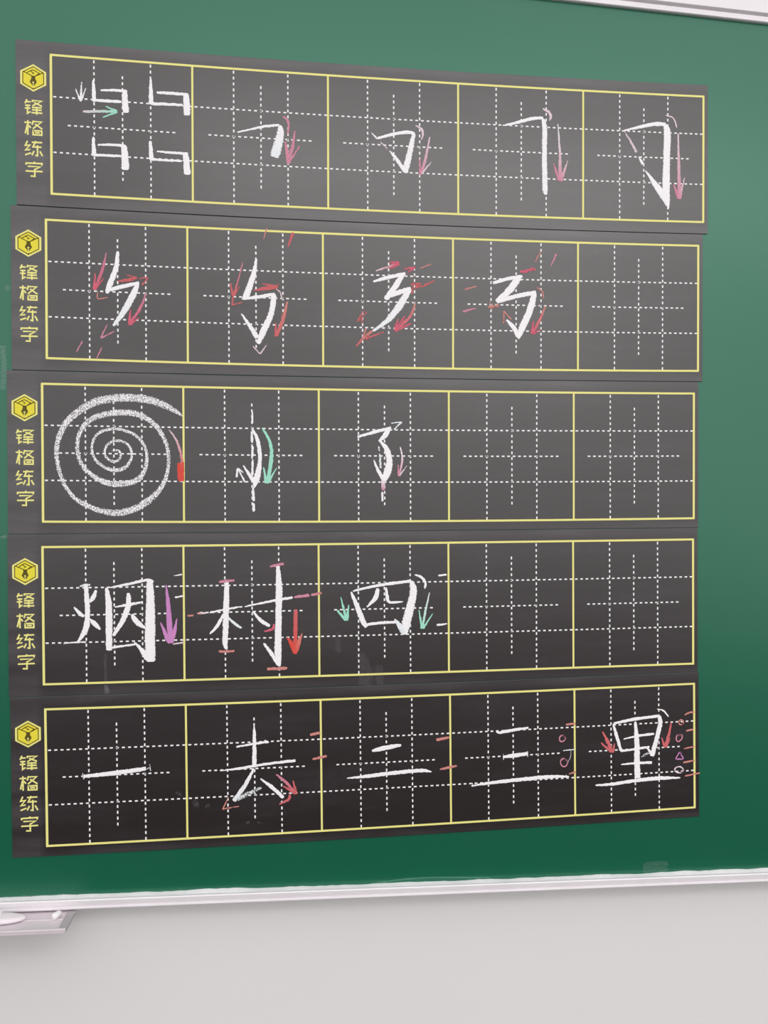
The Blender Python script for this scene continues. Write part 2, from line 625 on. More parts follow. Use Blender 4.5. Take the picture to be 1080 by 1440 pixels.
# ---- strip 1
A = Crop(0, 40, 3.857, R1)
A.character('small hooked chalk figure, upper left of the first cell', [
    ('white', .98, (505, 280, 12), (508, 335, 20), (512, 398, 26)), ('white', .95, (512, 390, 16), (590, 394, 18), (660, 398, 15)),
    ('white', .95, (545, 335, 10), (620, 336, 15), (690, 342, 14)), ('white', .95, (675, 332, 28), (679, 400, 34), (683, 458, 38))])
A.character('small hooked chalk figure, upper right of the first cell', [
    ('white', .98, (817, 274, 10), (818, 340, 22), (820, 412, 28)), ('white', .95, (820, 408, 18), (900, 411, 17), (992, 415, 13)),
    ('white', .95, (850, 348, 14), (930, 352, 18), (1022, 360, 16)), ('white', .95, (1008, 352, 32), (1012, 410, 36), (1015, 472, 40))])
A.character('small hooked chalk figure, lower left of the first cell', [
    ('white', .98, (507, 588, 12), (508, 640, 22), (511, 692, 26)), ('white', .92, (512, 686, 16), (590, 690, 15), (658, 693, 13)),
    ('white', .95, (530, 632, 10), (600, 631, 14), (680, 638, 18)), ('white', .95, (672, 634, 34), (678, 700, 40), (680, 768, 44))])
A.character('small hooked chalk figure, lower right of the first cell', [
    ('white', .98, (815, 610, 14), (818, 660, 22), (821, 716, 26)), ('white', .95, (822, 710, 15), (900, 715, 13), (988, 720, 11)),
    ('white', .92, (850, 667, 10), (930, 674, 15), (1015, 680, 16)), ('white', .95, (1005, 672, 30), (1012, 730, 36), (1016, 794, 40))])
A.arrow('small white chalk arrow pointing down', ('white', .8, (443, 290, 5), (440, 350, 14), (437, 396, 16)), ('white', .8, (411, 328, 5), (435, 392, 14)), ('white', .75, (466, 324, 5), (440, 392, 12)))
A.arrow('pale green chalk arrow pointing right', ('rosewhite>green', .85, (450, 452, 14), (540, 450, 17), (632, 451, 14)), ('green', .85, (572, 422, 7), (636, 450, 14)), ('green', .85, (558, 483, 7), (636, 453, 14)))
B = Crop(260, 80, 3.6, R1)
B.character('bent chalk stroke with a broad foot in the second cell', [
    ('white', .97, (266, 382, 8), (400, 353, 13), (478, 346, 14)),
    ('white>cool', .88, (482, 346, 18), (484, 385, 38), (470, 450, 48), (452, 508, 52))])
B.mark('chalk_tick', 'pink chalk curve over the bend', [('pink', .8, (495, 302, 8), (518, 318, 15), (525, 350, 12), (520, 390, 7))])
B.arrow('pink chalk arrow pointing down', ('pink', .8, (557, 374, 7), (546, 450, 18), (521, 540, 16)), ('pink', .85, (508, 428, 8), (518, 490, 20), (522, 542, 14)), ('pink', .8, (582, 450, 5), (524, 540, 14)))
C = Crop(540, 90, 3.6, R1)
C.character('bent chalk stroke with a hook in the third cell', [
    ('white', .85, (-63, 349, 5), (-33, 380, 9)), ('white', .95, (-33, 376, 14), (60, 353, 17), (125, 346, 18), (155, 356, 16)),
    ('white', .85, (152, 350, 20), (130, 450, 30), (106, 550, 34)), ('rosewhite', .7, (-20, 394, 6), (0, 412, 8), (18, 430, 8)),
    ('white', .85, (28, 440, 6), (60, 478, 18), (107, 545, 20))])
C.mark('chalk_tick', 'pale pink chalk curve over the bend', [('rosewhite', .8, (160, 312, 7), (190, 330, 13), (196, 362, 10), (188, 384, 6))])
C.arrow('pale pink chalk arrow pointing down', ('rosewhite>pink', .8, (232, 368, 5), (210, 480, 16), (186, 560, 12)), ('pink', .8, (180, 478, 5), (184, 562, 13)), ('rosewhite', .8, (240, 496, 4), (190, 555, 12)))
C.character('tall bent chalk stroke in the fourth cell', [
    ('white', .95, (600, 312, 6), (660, 300, 14), (750, 277, 17), (806, 274, 16)),
    ('white', .86, (806, 278, 18), (813, 330, 26), (812, 450, 27), (814, 570, 28), (816, 645, 26), (822, 662, 12)), ('white', .9, (800, 628, 4), (828, 632, 6))])
C.mark('chalk_tick', 'white chalk curve over the tall bend', [('rosewhite', .8, (803, 227, 7), (833, 243, 15), (844, 265, 14), (838, 288, 6))])
C.arrow('chalk arrow with pale shaft and pink head, pointing down', ('cool>pink', .82, (880, 304, 5), (890, 450, 13), (892, 592, 22)), ('pink', .85, (858, 503, 5), (888, 592, 20)), ('rosewhite>pink', .85, (930, 490, 4), (895, 594, 20)))
D = Crop(800, 100, 3.857, R1)
D.character('tall bent chalk stroke with slanting return in the fifth cell', [
    ('white', .96, (298, 323, 8), (400, 300, 18), (465, 288, 21), (525, 290, 20)),
    ('white', .97, (518, 290, 18), (533, 330, 38), (530, 480, 38), (527, 640, 42), (535, 705, 26), (540, 748, 6)),
    ('rosewhite', .75, (302, 328, 6), (345, 400, 14), (367, 442, 14)), ('white', .8, (378, 464, 8), (402, 506, 20)),
    ('white', .95, (415, 540, 6), (465, 610, 28), (508, 670, 40), (538, 735, 12))])
D.mark('chalk_tick', 'thin pale chalk curve over the bend of the last cell', [('rosewhite', .85, (525, 240, 6), (566, 256, 9), (585, 308, 8))])
D.arrow('long pink chalk arrow pointing down', ('rosewhite>pink', .85, (592, 338, 8), (595, 480, 15), (599, 695, 24)), ('pink', .85, (567, 612, 6), (596, 692, 22)), ('rosewhite>pink', .85, (628, 578, 4), (606, 660, 18), (602, 694, 18)))

# ---- strip 2
E_ = Crop(0, 280, 3.857, R2)
E_.character('white zigzag chalk stroke in the first cell', [
    ('white', 1, (638, 284, 16), (630, 370, 27), (594, 468, 32), (580, 512, 18)), ('white', 1, (572, 498, 14), (640, 480, 24), (755, 454, 18)),
    ('white>cool', .96, (748, 456, 22), (722, 520, 36), (672, 610, 34), (614, 688, 14))])
E_.arrow('pink-red chalk arrow beside the first zigzag', ('rosa>deep', .8, (577, 290, 5), (556, 380, 18), (514, 492, 14)), ('deep', .85, (517, 402, 6), (510, 492, 20)), ('deep', .8, (564, 428, 5), (515, 490, 14)))
E_.arrow('short red chalk arrow over the first zigzag', ('red', .75, (640, 446, 10), (690, 440, 22), (740, 430, 14)), ('red', .75, (688, 412, 6), (744, 428, 10)))
E_.mark('chalk_tick', 'small red chalk hook', [('red', .75, (753, 432, 6), (800, 428, 9), (770, 466, 10))])
E_.mark('chalk_tick', 'small red chalk corner', [('salmon', .75, (530, 504, 6), (531, 540, 8), (588, 532, 6))])
E_.arrow('pink-red chalk arrow below the first zigzag', ('rosa>deep', .8, (792, 508, 6), (762, 590, 18), (698, 682, 14)), ('deep', .85, (708, 598, 6), (700, 682, 18)), ('deep', .8, (754, 643, 5), (702, 682, 16)))
E_.arrow('pink chalk arrowhead', ('pink', .8, (581, 680, 6), (547, 754, 10)), ('pink', .8, (547, 754, 10), (622, 717, 5)))
E_.tick('pink chalk tick', 'pink', .75, (447, 771, 10), (414, 830, 7))
E_.tick('thin pink chalk tick', 'pink', .75, (553, 804, 7), (525, 863, 7))
Fq = Crop(240, 300, 3.857, R2)
Fq.character('white zigzag chalk stroke with hook in the second cell', [
    ('white', 1, (465, 248, 12), (450, 330, 28), (412, 440, 36), (394, 464, 22)), ('white', .95, (386, 464, 12), (460, 456, 20), (566, 438, 18)),
    ('white', .95, (560, 438, 30), (546, 540, 32), (502, 640, 36), (474, 708, 22)), ('white', .9, (384, 544, 8), (430, 612, 22), (470, 676, 30))])
Fq.arrow('red chalk arrow beside the second zigzag', ('pink>red', .8, (392, 264, 5), (350, 420, 12), (336, 450, 14)), ('red', .8, (323, 378, 6), (338, 446, 20)), ('red', .75, (374, 396, 5), (342, 446, 16)),
         ('red', .75, (340, 440, 10), (333, 498, 9)), ('red', .75, (331, 498, 8), (388, 484, 7)))
Fq.arrow('red chalk arrow over the second zigzag', ('red', .78, (452, 418, 8), (530, 405, 24), (580, 402, 14)), ('red', .75, (498, 382, 6), (582, 398, 16)), ('red', .6, (590, 380, 5), (560, 410, 10)))
Fq.mark('chalk_tick', 'pale chalk curve at the second zigzag', [('rosewhite', .75, (572, 412, 9), (594, 428, 8), (603, 462, 8))])
Fq.arrow('red chalk arrow pointing down in the second cell', ('salmon>red', .82, (633, 478, 8), (610, 570, 22), (574, 668, 16)), ('red', .82, (569, 592, 6), (571, 668, 20)))
Fq.mark('chalk_tick', 'mauve chalk chevron', [('rosewhite', .7, (447, 721, 6), (485, 764, 9)), ('rosewhite', .7, (485, 764, 9), (520, 714, 6))])
Fq.tick('red chalk tick across the top frame line', 'salmon', .75, (522, 80, 8), (504, 140, 7))
Fq.tick('broad red chalk tick under the top frame line', 'red', .78, (664, 104, 18), (637, 180, 12))
G = Crop(440, 310, 3.857, R2)
G.character('white double zigzag chalk stroke in the third cell', [
    ('white', .96, (327, 333, 10), (400, 311, 22), (502, 288, 18)), ('white', .95, (490, 288, 26), (442, 365, 32), (392, 428, 24)),
    ('white', .95, (388, 424, 14), (450, 396, 28), (532, 370, 24)), ('white>cool', .93, (524, 372, 32), (472, 460, 40), (402, 545, 28), (322, 602, 10))])
G.arrow('red chalk arrow over the top of the third cell figure', ('rosewhite>deep', .75, (341, 274, 8), (400, 255, 12), (460, 236, 16)), ('deep', .75, (412, 228, 8), (468, 230, 20)), ('deep', .7, (418, 262, 8), (470, 234, 16)))
G.arrow('short red chalk arrow right of the first bend', ('deep', .75, (494, 263, 10), (555, 256, 16)), ('deep', .65, (512, 282, 8), (554, 258, 12)))
G.tick('pink chalk tick', 'salmon', .75, (577, 262, 5), (642, 236, 8))
G.mark('chalk_scribble', 'red chalk scribble at the second bend', [('red', .7, (530, 350, 10), (580, 346, 18), (552, 370, 14)), ('red', .6, (548, 330, 8), (538, 400, 12))])
G.tick('red chalk tick right of the second bend', 'red', .7, (580, 364, 8), (620, 346, 12), (658, 328, 8))
G.arrow('broad red chalk arrow pointing down-left', ('salmon>deep', .75, (556, 450, 8), (524, 525, 18), (450, 590, 22)), ('deep', .75, (462, 535, 8), (444, 598, 16)), ('deep', .75, (535, 558, 8), (446, 600, 18)), ('deep', .6, (500, 520, 10), (458, 575, 20)))
G.arrow('small red chalk arrow at the left of the third cell', ('red', .7, (276, 488, 6), (238, 548, 8)), ('red', .65, (296, 494, 6), (250, 545, 10)), ('red', .6, (268, 510, 6), (266, 562, 7)))
G.arrow('red chalk arrow at the tail of the third cell figure', ('salmon>red', .72, (325, 598, 16), (275, 638, 16), (232, 686, 6)), ('red', .72, (384, 606, 6), (285, 642, 16)), ('salmon', .7, (288, 585, 8), (270, 644, 12)))
Hq = Crop(620, 320, 3.857, R2)
Hq.character('white double zigzag chalk stroke with hook in the fourth cell', [
    ('white', 1, (283, 302, 16), (350, 281, 20), (442, 264, 16)), ('white', .93, (424, 266, 38), (372, 340, 38), (300, 402, 24)),
    ('white', 1, (304, 406, 14), (400, 375, 24), (516, 352, 22)), ('white', 1, (508, 354, 30), (482, 450, 36), (440, 545, 38), (420, 604, 12)),
    ('white', 1, (356, 500, 12), (396, 545, 24), (420, 594, 22))])
Hq.arrow('short red chalk arrow at the top of the fourth cell figure', ('deep', .7, (428, 240, 12), (514, 226, 14)), ('deep', .7, (448, 246, 12), (500, 220, 14)))
Hq.tick('thin pink chalk tick', 'salmon', .7, (542, 128, 6), (511, 187, 7))
Hq.tick('red chalk tick right of the dashed guide', 'pink', .75, (626, 143, 11), (596, 210, 8))
Hq.mark('chalk_tick', 'salmon chalk curve at the fourth cell bend', [('salmon', .7, (520, 326, 7), (548, 345, 10), (556, 384, 9))])
Hq.arrow('red chalk arrow pointing down in the fourth cell', ('salmon>deep', .78, (567, 426, 6), (536, 500, 17), (494, 576, 18)), ('deep', .78, (502, 506, 8), (492, 578, 18)), ('deep', .7, (545, 552, 6), (498, 578, 14)))
Hq.tick('salmon chalk tick, upper left of the fourth cell', 'salmon', .72, (128, 336, 9), (192, 319, 9))
Hq.tick('pink chalk tick, lower left of the fourth cell', 'pink', .72, (118, 457, 14), (190, 437, 6))
Hq.mark('chalk_scribble', 'salmon chalk scribble under the figure', [('salmon', .65, (252, 432, 12), (316, 424, 14)), ('salmon', .65, (264, 402, 5), (284, 442, 9)), ('salmon', .6, (270, 440, 8), (312, 414, 7))])
Hq.arrow('small rose chalk arrow pointing up', ('salmon', .7, (342, 452, 9), (340, 520, 9)), ('salmon', .7, (340, 454, 9), (382, 498, 8)))

# ---- strip 3
I_ = Crop(0, 520, 3.857, R3)
SPIRAL = ((603, 440, 6), (640, 437, 14), (656, 463, 15), (640, 492, 17), (608, 495, 17), (578, 475, 16), (567, 440, 14), (588, 402, 16), (630, 385, 16), (682, 397, 16),
          (712, 440, 16), (710, 488, 18), (680, 528, 22), (630, 545, 25), (570, 530, 20), (520, 490, 18), (499, 430, 16), (512, 370, 16), (552, 335, 18), (612, 322, 17),
          (682, 330, 18), (742, 362, 18), (782, 410, 18), (797, 475, 19), (785, 545, 26), (750, 593, 32), (690, 615, 37), (622, 620, 37), (560, 606, 33), (490, 565, 27), (440, 508, 25),
          (420, 440, 23), (426, 362, 25), (454, 305, 31), (512, 260, 34), (590, 238, 36), (670, 232, 38), (740, 240, 36), (802, 268, 32), (852, 312, 27), (890, 372, 24), (911, 440, 22), (914, 515, 22),
          (898, 592, 25), (862, 656, 30), (808, 708, 41), (740, 750, 42), (660, 774, 40), (595, 774, 37), (528, 759, 32), (460, 731, 31), (400, 690, 25), (350, 622, 23), (321, 545, 25),
          (307, 460, 28), (316, 380, 32), (350, 302, 38), (400, 247, 42), (462, 202, 45), (532, 171, 48), (620, 155, 48), (700, 152, 48), (780, 158, 46), (860, 180, 42), (920, 206, 36),
          (960, 230, 24), (992, 254, 6))
I_.character('large white chalk spiral', [('white', .60, *SPIRAL)])
I_.arrow('curved red chalk arrow at the right of the spiral', ('rosewhite>red', .85, (917, 324, 5), (958, 385, 12), (982, 460, 16), (990, 530, 18)), ('orange', .97, (972, 505, 22), (976, 560, 30), (980, 606, 26)), ('orange', .95, (992, 500, 14), (990, 604, 20)))
J = Crop(240, 530, 4.5, R3)
J.character('curved chalk stroke with hook around the dashed guide', [
    ('white', 1, (514, 328, 9), (545, 385, 23), (561, 460, 26), (564, 540, 26), (550, 620, 40), (536, 668, 34), (529, 702, 8)), ('white', 1, (459, 560, 6), (490, 608, 20), (528, 664, 32)),
    ('white', .85, (516, 212, 9), (518, 294, 13)), ('white', .85, (513, 345, 16), (516, 418, 16)), ('white', .85, (518, 438, 16), (517, 510, 14)), ('white', .82, (520, 522, 13), (517, 622, 16)),
    ('white', .85, (521, 698, 13), (526, 786, 19)), ('white', .85, (526, 798, 14), (524, 852, 19))])
J.arrow('small white chalk arrow pointing up-left', ('white', .9, (472, 668, 9), (425, 580, 12)), ('white', .92, (423, 578, 13), (417, 636, 13)), ('white', .9, (424, 578, 11), (460, 606, 8)))
J.arrow('curved pale green chalk arrow', ('green', .95, (578, 323, 12), (620, 392, 19), (638, 470, 24), (632, 560, 26), (610, 674, 20)), ('green', .95, (588, 572, 8), (606, 674, 24)), ('green', .95, (670, 576, 6), (615, 672, 20)))
K = Crop(430, 530, 4.5, R3)
K.character('hooked white chalk character in the third cell', [
    ('white', .98, (326, 380, 14), (430, 351, 21), (540, 322, 20)), ('white', .97, (526, 326, 30), (502, 370, 32), (462, 408, 12)),
    ('white', .98, (468, 404, 12), (510, 455, 32), (529, 530, 40), (518, 600, 50), (490, 660, 34)), ('white', .98, (430, 523, 6), (455, 588, 20), (492, 648, 30)),
    ('white>rosa', .8, (490, 645, 28), (490, 718, 22)), ('white', .8, (485, 728, 15), (485, 788, 15)), ('cool', .75, (462, 438, 10), (466, 470, 12)), ('cool', .75, (468, 486, 12), (474, 578, 16))])
K.arrow('small white chalk arrowhead', ('cool', .85, (540, 293, 6), (608, 286, 9)), ('cool', .85, (608, 286, 9), (556, 334, 9)))
K.arrow('white chalk arrow with pink head, pointing down', ('white>pink', .88, (597, 443, 6), (611, 520, 13), (590, 628, 12)), ('pink', .85, (584, 556, 8), (588, 628, 16)), ('rosewhite', .85, (640, 563, 5), (592, 626, 11)))

# ---- strip 4
Lq = Crop(0, 740, 3.857, R4)
Lq.character('dense white chalk character in the first cell', [
    ('cool', .75, (432, 326, 6), (460, 320, 18), (490, 318, 12)), ('white', .97, (466, 318, 22), (472, 400, 28), (475, 480, 29), (464, 560, 32), (418, 634, 10)),
    ('white', .97, (522, 346, 14), (507, 384, 27), (488, 412, 14)), ('white', .97, (402, 438, 8), (428, 468, 22), (456, 490, 18)), ('white', .97, (488, 503, 14), (515, 530, 26), (544, 560, 14)),
    ('white', .8, (345, 636, 6), (410, 630, 8), (468, 627, 9)),
    ('white', .98, (578, 333, 18), (590, 430, 36), (592, 560, 38), (592, 674, 36)), ('white', .95, (598, 333, 8), (700, 313, 15), (800, 292, 16), (832, 304, 16)),
    ('white', .97, (812, 290, 34), (816, 450, 52), (814, 600, 58), (818, 735, 54)), ('white', .9, (728, 628, 6), (768, 670, 26), (804, 722, 40)), ('white', .93, (606, 658, 14), (735, 640, 12)),
    ('white', .93, (622, 439, 6), (700, 425, 18), (776, 411, 9)), ('white', .95, (696, 362, 20), (696, 430, 31), (666, 510, 30), (614, 594, 16)), ('white', .95, (714, 478, 18), (745, 522, 30), (788, 552, 14))])
Lq.arrow('mauve chalk arrow pointing down', ('mauve', .93, (900, 318, 6), (912, 420, 24), (920, 550, 32), (925, 634, 26)), ('mauve', .93, (871, 522, 7), (900, 590, 24), (922, 634, 24)), ('mauve', .93, (960, 500, 5), (944, 580, 24), (928, 634, 26)))
Lq.tick('short white chalk tick, upper right of the first cell', 'white', .85, (944, 269, 6), (988, 261, 9))
Lq.tick('short white chalk tick by the second cell', 'white', .88, (949, 386, 12), (998, 378, 10))
Lq.tick('short white chalk tick, lower right of the first cell', 'rosewhite', .85, (938, 639, 8), (998, 630, 9))
Lq.smear('faint chalk smear under the first cell', [('grey', .33, (572, 690, 16), (570, 780, 18), (578, 850, 20)), ('cool', .45, (574, 862, 24), (582, 908, 28))])
Mq = Crop(240, 760, 4.5, R4)
Mq.character('tall white chalk character with two uprights in the second cell', [
    ('white', .98, (356, 262, 28), (352, 400, 38), (348, 550, 38), (345, 650, 34), (356, 690, 14)), ('white', .98, (248, 456, 12), (335, 439, 13), (428, 422, 13)),
    ('white', .96, (336, 464, 16), (295, 540, 22), (248, 592, 10)), ('cool', .93, (364, 488, 14), (410, 530, 19), (449, 554, 15)), ('cool', .7, (428, 422, 12), (456, 420, 11)),
    ('white', .98, (468, 419, 9), (600, 391, 15), (680, 376, 16), (772, 361, 19)), ('white', .98, (678, 160, 24), (686, 300, 43), (683, 450, 41), (680, 600, 43), (680, 720, 44), (690, 798, 16)),
    ('white', .95, (588, 650, 14), (630, 706, 24), (686, 788, 26)), ('white', .97, (518, 446, 8), (575, 510, 26), (628, 542, 18))])
Mq.tick('salmon chalk dash at the left end of the long stroke', 'salmon', .8, (106, 477, 12), (145, 475, 13))
Mq.tick('salmon and white chalk dash left of the first upright', 'salmon>white', .8, (168, 463, 14), (208, 459, 13), (232, 458, 9))
Mq.tick('pink chalk bar on top of the first upright', 'pink', .9, (306, 263, 14), (355, 257, 20), (404, 253, 14))
Mq.tick('pink chalk bar on top of the second upright', 'pink', .9, (628, 165, 14), (672, 156, 20), (716, 148, 15))
Mq.tick('salmon chalk bar under the first upright', 'salmon', .82, (304, 703, 16), (404, 700, 16))
Mq.tick('pink chalk bar under the second upright', 'salmon', .9, (610, 813, 20), (738, 808, 20))
Mq.tick('red chalk dash at the right end of the long stroke', 'pink', .85, (782, 359, 18), (878, 347, 20))
Mq.tick('red chalk dash crossing into the third cell', 'pink>salmon', .82, (888, 346, 16), (956, 331, 20))
Mq.mark('chalk_tick', 'small red chalk hook by the second upright', [('deep', .82, (654, 528, 14), (645, 560, 18), (592, 576, 11))])
Mq.arrow('solid red chalk arrow pointing down', ('red>orange', .97, (792, 436, 24), (790, 540, 27), (787, 716, 24)), ('orange', .97, (738, 612, 8), (768, 660, 30), (786, 716, 22)), ('salmon>orange', .95, (832, 586, 6), (806, 660, 30), (788, 718, 22)))
Nq = Crop(430, 750, 4.5, R4)
Nq.character('boxed white chalk character in the third cell', [
    ('white', .96, (286, 370, 12), (320, 450, 30), (358, 548, 36), (384, 594, 26)), ('white', .97, (298, 366, 10), (400, 341, 17), (520, 320, 20), (665, 302, 18)),
    ('white', .92, (664, 300, 24), (682, 350, 44), (672, 420, 50), (650, 510, 56), (630, 590, 56), (628, 640, 38)), ('white', .97, (384, 578, 18), (480, 566, 19), (582, 561, 17)),
    ('cool', .85, (562, 540, 8), (598, 590, 38), (624, 632, 36)), ('white', .96, (456, 348, 22), (440, 408, 30), (386, 467, 10)), ('white', .97, (508, 342, 13), (514, 400, 23), (532, 436, 19), (615, 432, 8))])
Nq.mark('chalk_tick', 'white chalk curve beside the boxed character', [('white', .93, (688, 261, 8), (730, 276, 17), (756, 312, 18), (752, 350, 8))])
Nq.tick('upper white chalk tick by the fourth cell', 'white', .93, (838, 267, 11), (892, 261, 13))
Nq.tick('lower white chalk tick by the fourth cell', 'white', .93, (828, 581, 15), (894, 572, 10))
Nq.arrow('pale green chalk arrow left of the boxed character', ('green', .93, (221, 402, 5), (240, 480, 15), (258, 552, 16)), ('green', .93, (198, 486, 13), (254, 550, 22)), ('green', .93, (272, 452, 6), (260, 552, 22)))
Nq.arrow('pale green chalk arrow right of the boxed character', ('cool>green', .93, (783, 375, 6), (755, 500, 15), (738, 603, 15)), ('green', .93, (716, 485, 6), (736, 603, 20)), ('green', .93, (804, 507, 5), (742, 602, 16)))
Nq.smear('faint wiped chalk under the boxed character', [('grey', .28, (340, 760, 50), (380, 860, 80), (370, 960, 90)), ('grey', .24, (460, 830, 60), (470, 960, 60)), ('grey', .22, (200, 620, 30), (205, 760, 40))])

# ---- strip 5
O = Crop(0, 960, 3.857, R5)
O.character('single level chalk stroke in the first cell', [('white', .99, (452, 508, 18), (620, 490, 26), (792, 466, 22)), ('rosewhite', .7, (448, 490, 7), (456, 524, 8)), ('cool', .6, (795, 466, 14), (812, 462, 10)), ('cool', .7, (812, 442, 5), (818, 478, 7))])
O.smear('specks of chalk dust at the right of the first cell', [('grey', .4, (955, 592, 20), (985, 612, 14)), ('grey', .3, (1050, 640, 30), (1078, 664, 26))])
Pq = Crop(240, 980, 4.5, R5)
Pq.character('chalk character with long crossbar in the second cell', [
    ('white', .93, (527, 178, 6), (530, 260, 23), (530, 445, 31)), ('white', .93, (415, 316, 11), (530, 296, 15), (620, 284, 14)), ('white', .85, (592, 274, 12), (622, 290, 8)),
    ('white', .96, (312, 468, 7), (450, 450, 17), (600, 425, 17), (790, 402, 19)), ('white>cool', .9, (526, 452, 14), (470, 560, 27), (398, 658, 28)), ('cool', .55, (402, 656, 24), (480, 618, 32), (575, 572, 14)),
    ('white', .97, (568, 517, 10), (640, 570, 24), (714, 638, 22))])
Pq.arrow('red chalk arrow pointing down-right', ('pink>red', .82, (668, 490, 9), (730, 540, 19), (794, 614, 16)), ('red', .82, (774, 527, 8), (797, 614, 17)), ('red', .8, (712, 563, 9), (792, 612, 20)))
Pq.mark('chalk_tick', 'red chalk hook under the arrow', [('red', .8, (752, 610, 10), (748, 646, 19), (688, 678, 11))])
Pq.arrow('red chalk corner at the left foot', ('salmon', .78, (366, 632, 8), (329, 712, 10)), ('salmon', .75, (329, 710, 10), (434, 691, 6)))
Pq.tick('upper red chalk dash by the third cell', 'salmon', .9, (882, 239, 18), (946, 227, 22))
Pq.tick('red chalk dash crossing into the third cell', 'salmon', .85, (898, 394, 14), (988, 373, 18))
Pq.smear('specks of chalk dust under the second cell character', [('grey', .3, (150, 675, 30), (175, 700, 20)), ('grey', .32, (220, 690, 30), (245, 690, 30)), ('grey', .4, (475, 795, 18), (505, 790, 20)), ('cool', .5, (550, 792, 6), (575, 800, 6))])
Qq = Crop(430, 970, 4.5, R5)
Qq.character('two level chalk strokes in the third cell', [('white', .99, (418, 386, 14), (470, 374, 28), (550, 358, 28), (604, 349, 14)), ('white', .99, (260, 559, 8), (400, 545, 23), (550, 526, 25), (700, 512, 24), (760, 512, 20), (796, 519, 6))])
Qq.tick('upper pink chalk dash by the fourth cell', 'salmon', .9, (826, 317, 20), (908, 301, 15))
Qq.tick('pink chalk dash crossing into the fourth cell', 'salmon', .88, (848, 504, 9), (900, 492, 18), (956, 481, 9))
Rq = Crop(620, 960, 4.909, R5)
Rq.character('three level chalk strokes in the fourth cell', [
    ('white', .97, (382, 338, 5), (402, 345, 18), (490, 328, 21), (604, 311, 14)), ('white', .95, (432, 513, 18), (510, 502, 28), (600, 489, 24)), ('cool', .75, (430, 492, 5), (432, 532, 6)), ('cool', .75, (597, 472, 9), (599, 512, 8)),
    ('white', .97, (210, 712, 10), (350, 690, 21), (550, 668, 26), (740, 650, 25), (884, 648, 12)), ('cool', .7, (215, 690, 6), (222, 716, 6)), ('cool', .7, (862, 634, 6), (880, 662, 7))])
Rq.ring('upper pink chalk ring in the fourth cell', 'pink', .9, ((838, 362), (860, 382), (842, 406), (820, 400), (820, 375)), 9)
Rq.ring('lower pink chalk ring in the fourth cell', 'pink', .9, ((848, 522), (877, 545), (858, 578), (832, 570), (826, 542)), 9)
Rq.tick('top pink chalk dash in the fourth cell', 'salmon', .88, (862, 289, 15), (928, 281, 15))
Rq.mark('chalk_tick', 'thin white chalk tick with a tail', [('cool', .75, (843, 469, 8), (928, 460, 8)), ('grey', .6, (897, 470, 5), (893, 515, 7), (872, 550, 6))])
Rq.tick('lower salmon chalk dash in the fourth cell', 'salmon', .85, (882, 629, 9), (932, 615, 15))
T_ = Crop(800, 950, 4.909, R5)
T_.character('white chalk character with long base stroke in the fifth cell', [
    ('white', .98, (304, 333, 10), (330, 420, 24), (360, 522, 18)), ('white', .98, (308, 331, 16), (450, 301, 21), (618, 278, 20)), ('white', .97, (622, 276, 24), (630, 330, 30), (606, 430, 31), (572, 556, 34)),
    ('white', .95, (538, 493, 12), (572, 545, 22)), ('white', .98, (377, 438, 8), (480, 415, 17), (588, 402, 16)), ('white', .97, (358, 521, 14), (450, 508, 15), (556, 491, 15)),
    ('white', .97, (457, 317, 18), (468, 450, 35), (470, 600, 41), (473, 708, 44)), ('white', .98, (360, 614, 9), (470, 603, 17), (573, 600, 18)),
    ('white', 1, (182, 757, 10), (300, 749, 21), (450, 726, 23), (620, 708, 26), (768, 705, 9)), ('cool', .45, (500, 560, 16), (560, 530, 20))])
T_.mark('chalk_tick', 'white chalk curve over the fifth cell character', [('white', .9, (608, 231, 6), (650, 241, 11), (687, 284, 8))])
T_.arrow('red chalk arrow left of the fifth cell character', ('red', .9, (231, 387, 10), (270, 460, 26), (299, 530, 18)), ('red', .9, (220, 463, 9), (294, 528, 22)), ('red', .88, (314, 467, 8), (301, 530, 22)))
T_.arrow('red chalk arrow right of the fifth cell character', ('red', .9, (706, 322, 8), (686, 420, 21), (662, 496, 20)), ('red', .9, (640, 428, 9), (660, 494, 20)), ('red', .88, (698, 432, 6), (668, 494, 20)))
T_.ring('topmost chalk ring in the fifth cell', 'salmon', .85, circle_pts(773, 322, 16, 17, 7), 9)
T_.ring('second chalk ring from the top in the fifth cell', 'pink', .9, ((748, 412), (780, 410), (776, 440), (750, 456), (740, 436)), 9)
T_.ring('triangular pink chalk ring in the fifth cell', 'mauve', .9, ((766, 528), (776, 550), (788, 573), (760, 576), (738, 573), (750, 550)), 9)
T_.ring('lowest chalk ring in the fifth cell', 'rosewhite', .85, circle_pts(759, 650, 29, 22, 8), 9)
for lab, a in (('topmost rose chalk dash at the right edge', ((797, 271, 9), (830, 256, 13), (866, 250, 11))), ('second rose chalk dash at the right edge', ((807, 381, 15), (858, 372, 12))),
               ('third rose chalk dash at the right edge', ((794, 504, 9), (868, 489, 12))), ('fourth rose chalk dash at the right edge', ((788, 599, 12), (868, 585, 11)))):
    T_.tick(lab, 'salmon', .85, *a)
T_.tick('lowest rose chalk dash, crossing the right frame line', 'salmon', .85, (798, 693, 9), (903, 671, 11))

# ------------------------------------------------------------------ chalk dust on the board
ident = Matrix.Identity(4)


def px_stroke(col, cov, *pts):
    out = []
    for x, y, wd in pts:
        a, b = photo_to_board(x, y)
        a2, _ = photo_to_board(x + 1, y)
        out.append((a, b, wd * (a2 - a)))
    return (out, COLORS[col], COLORS[col], cov)


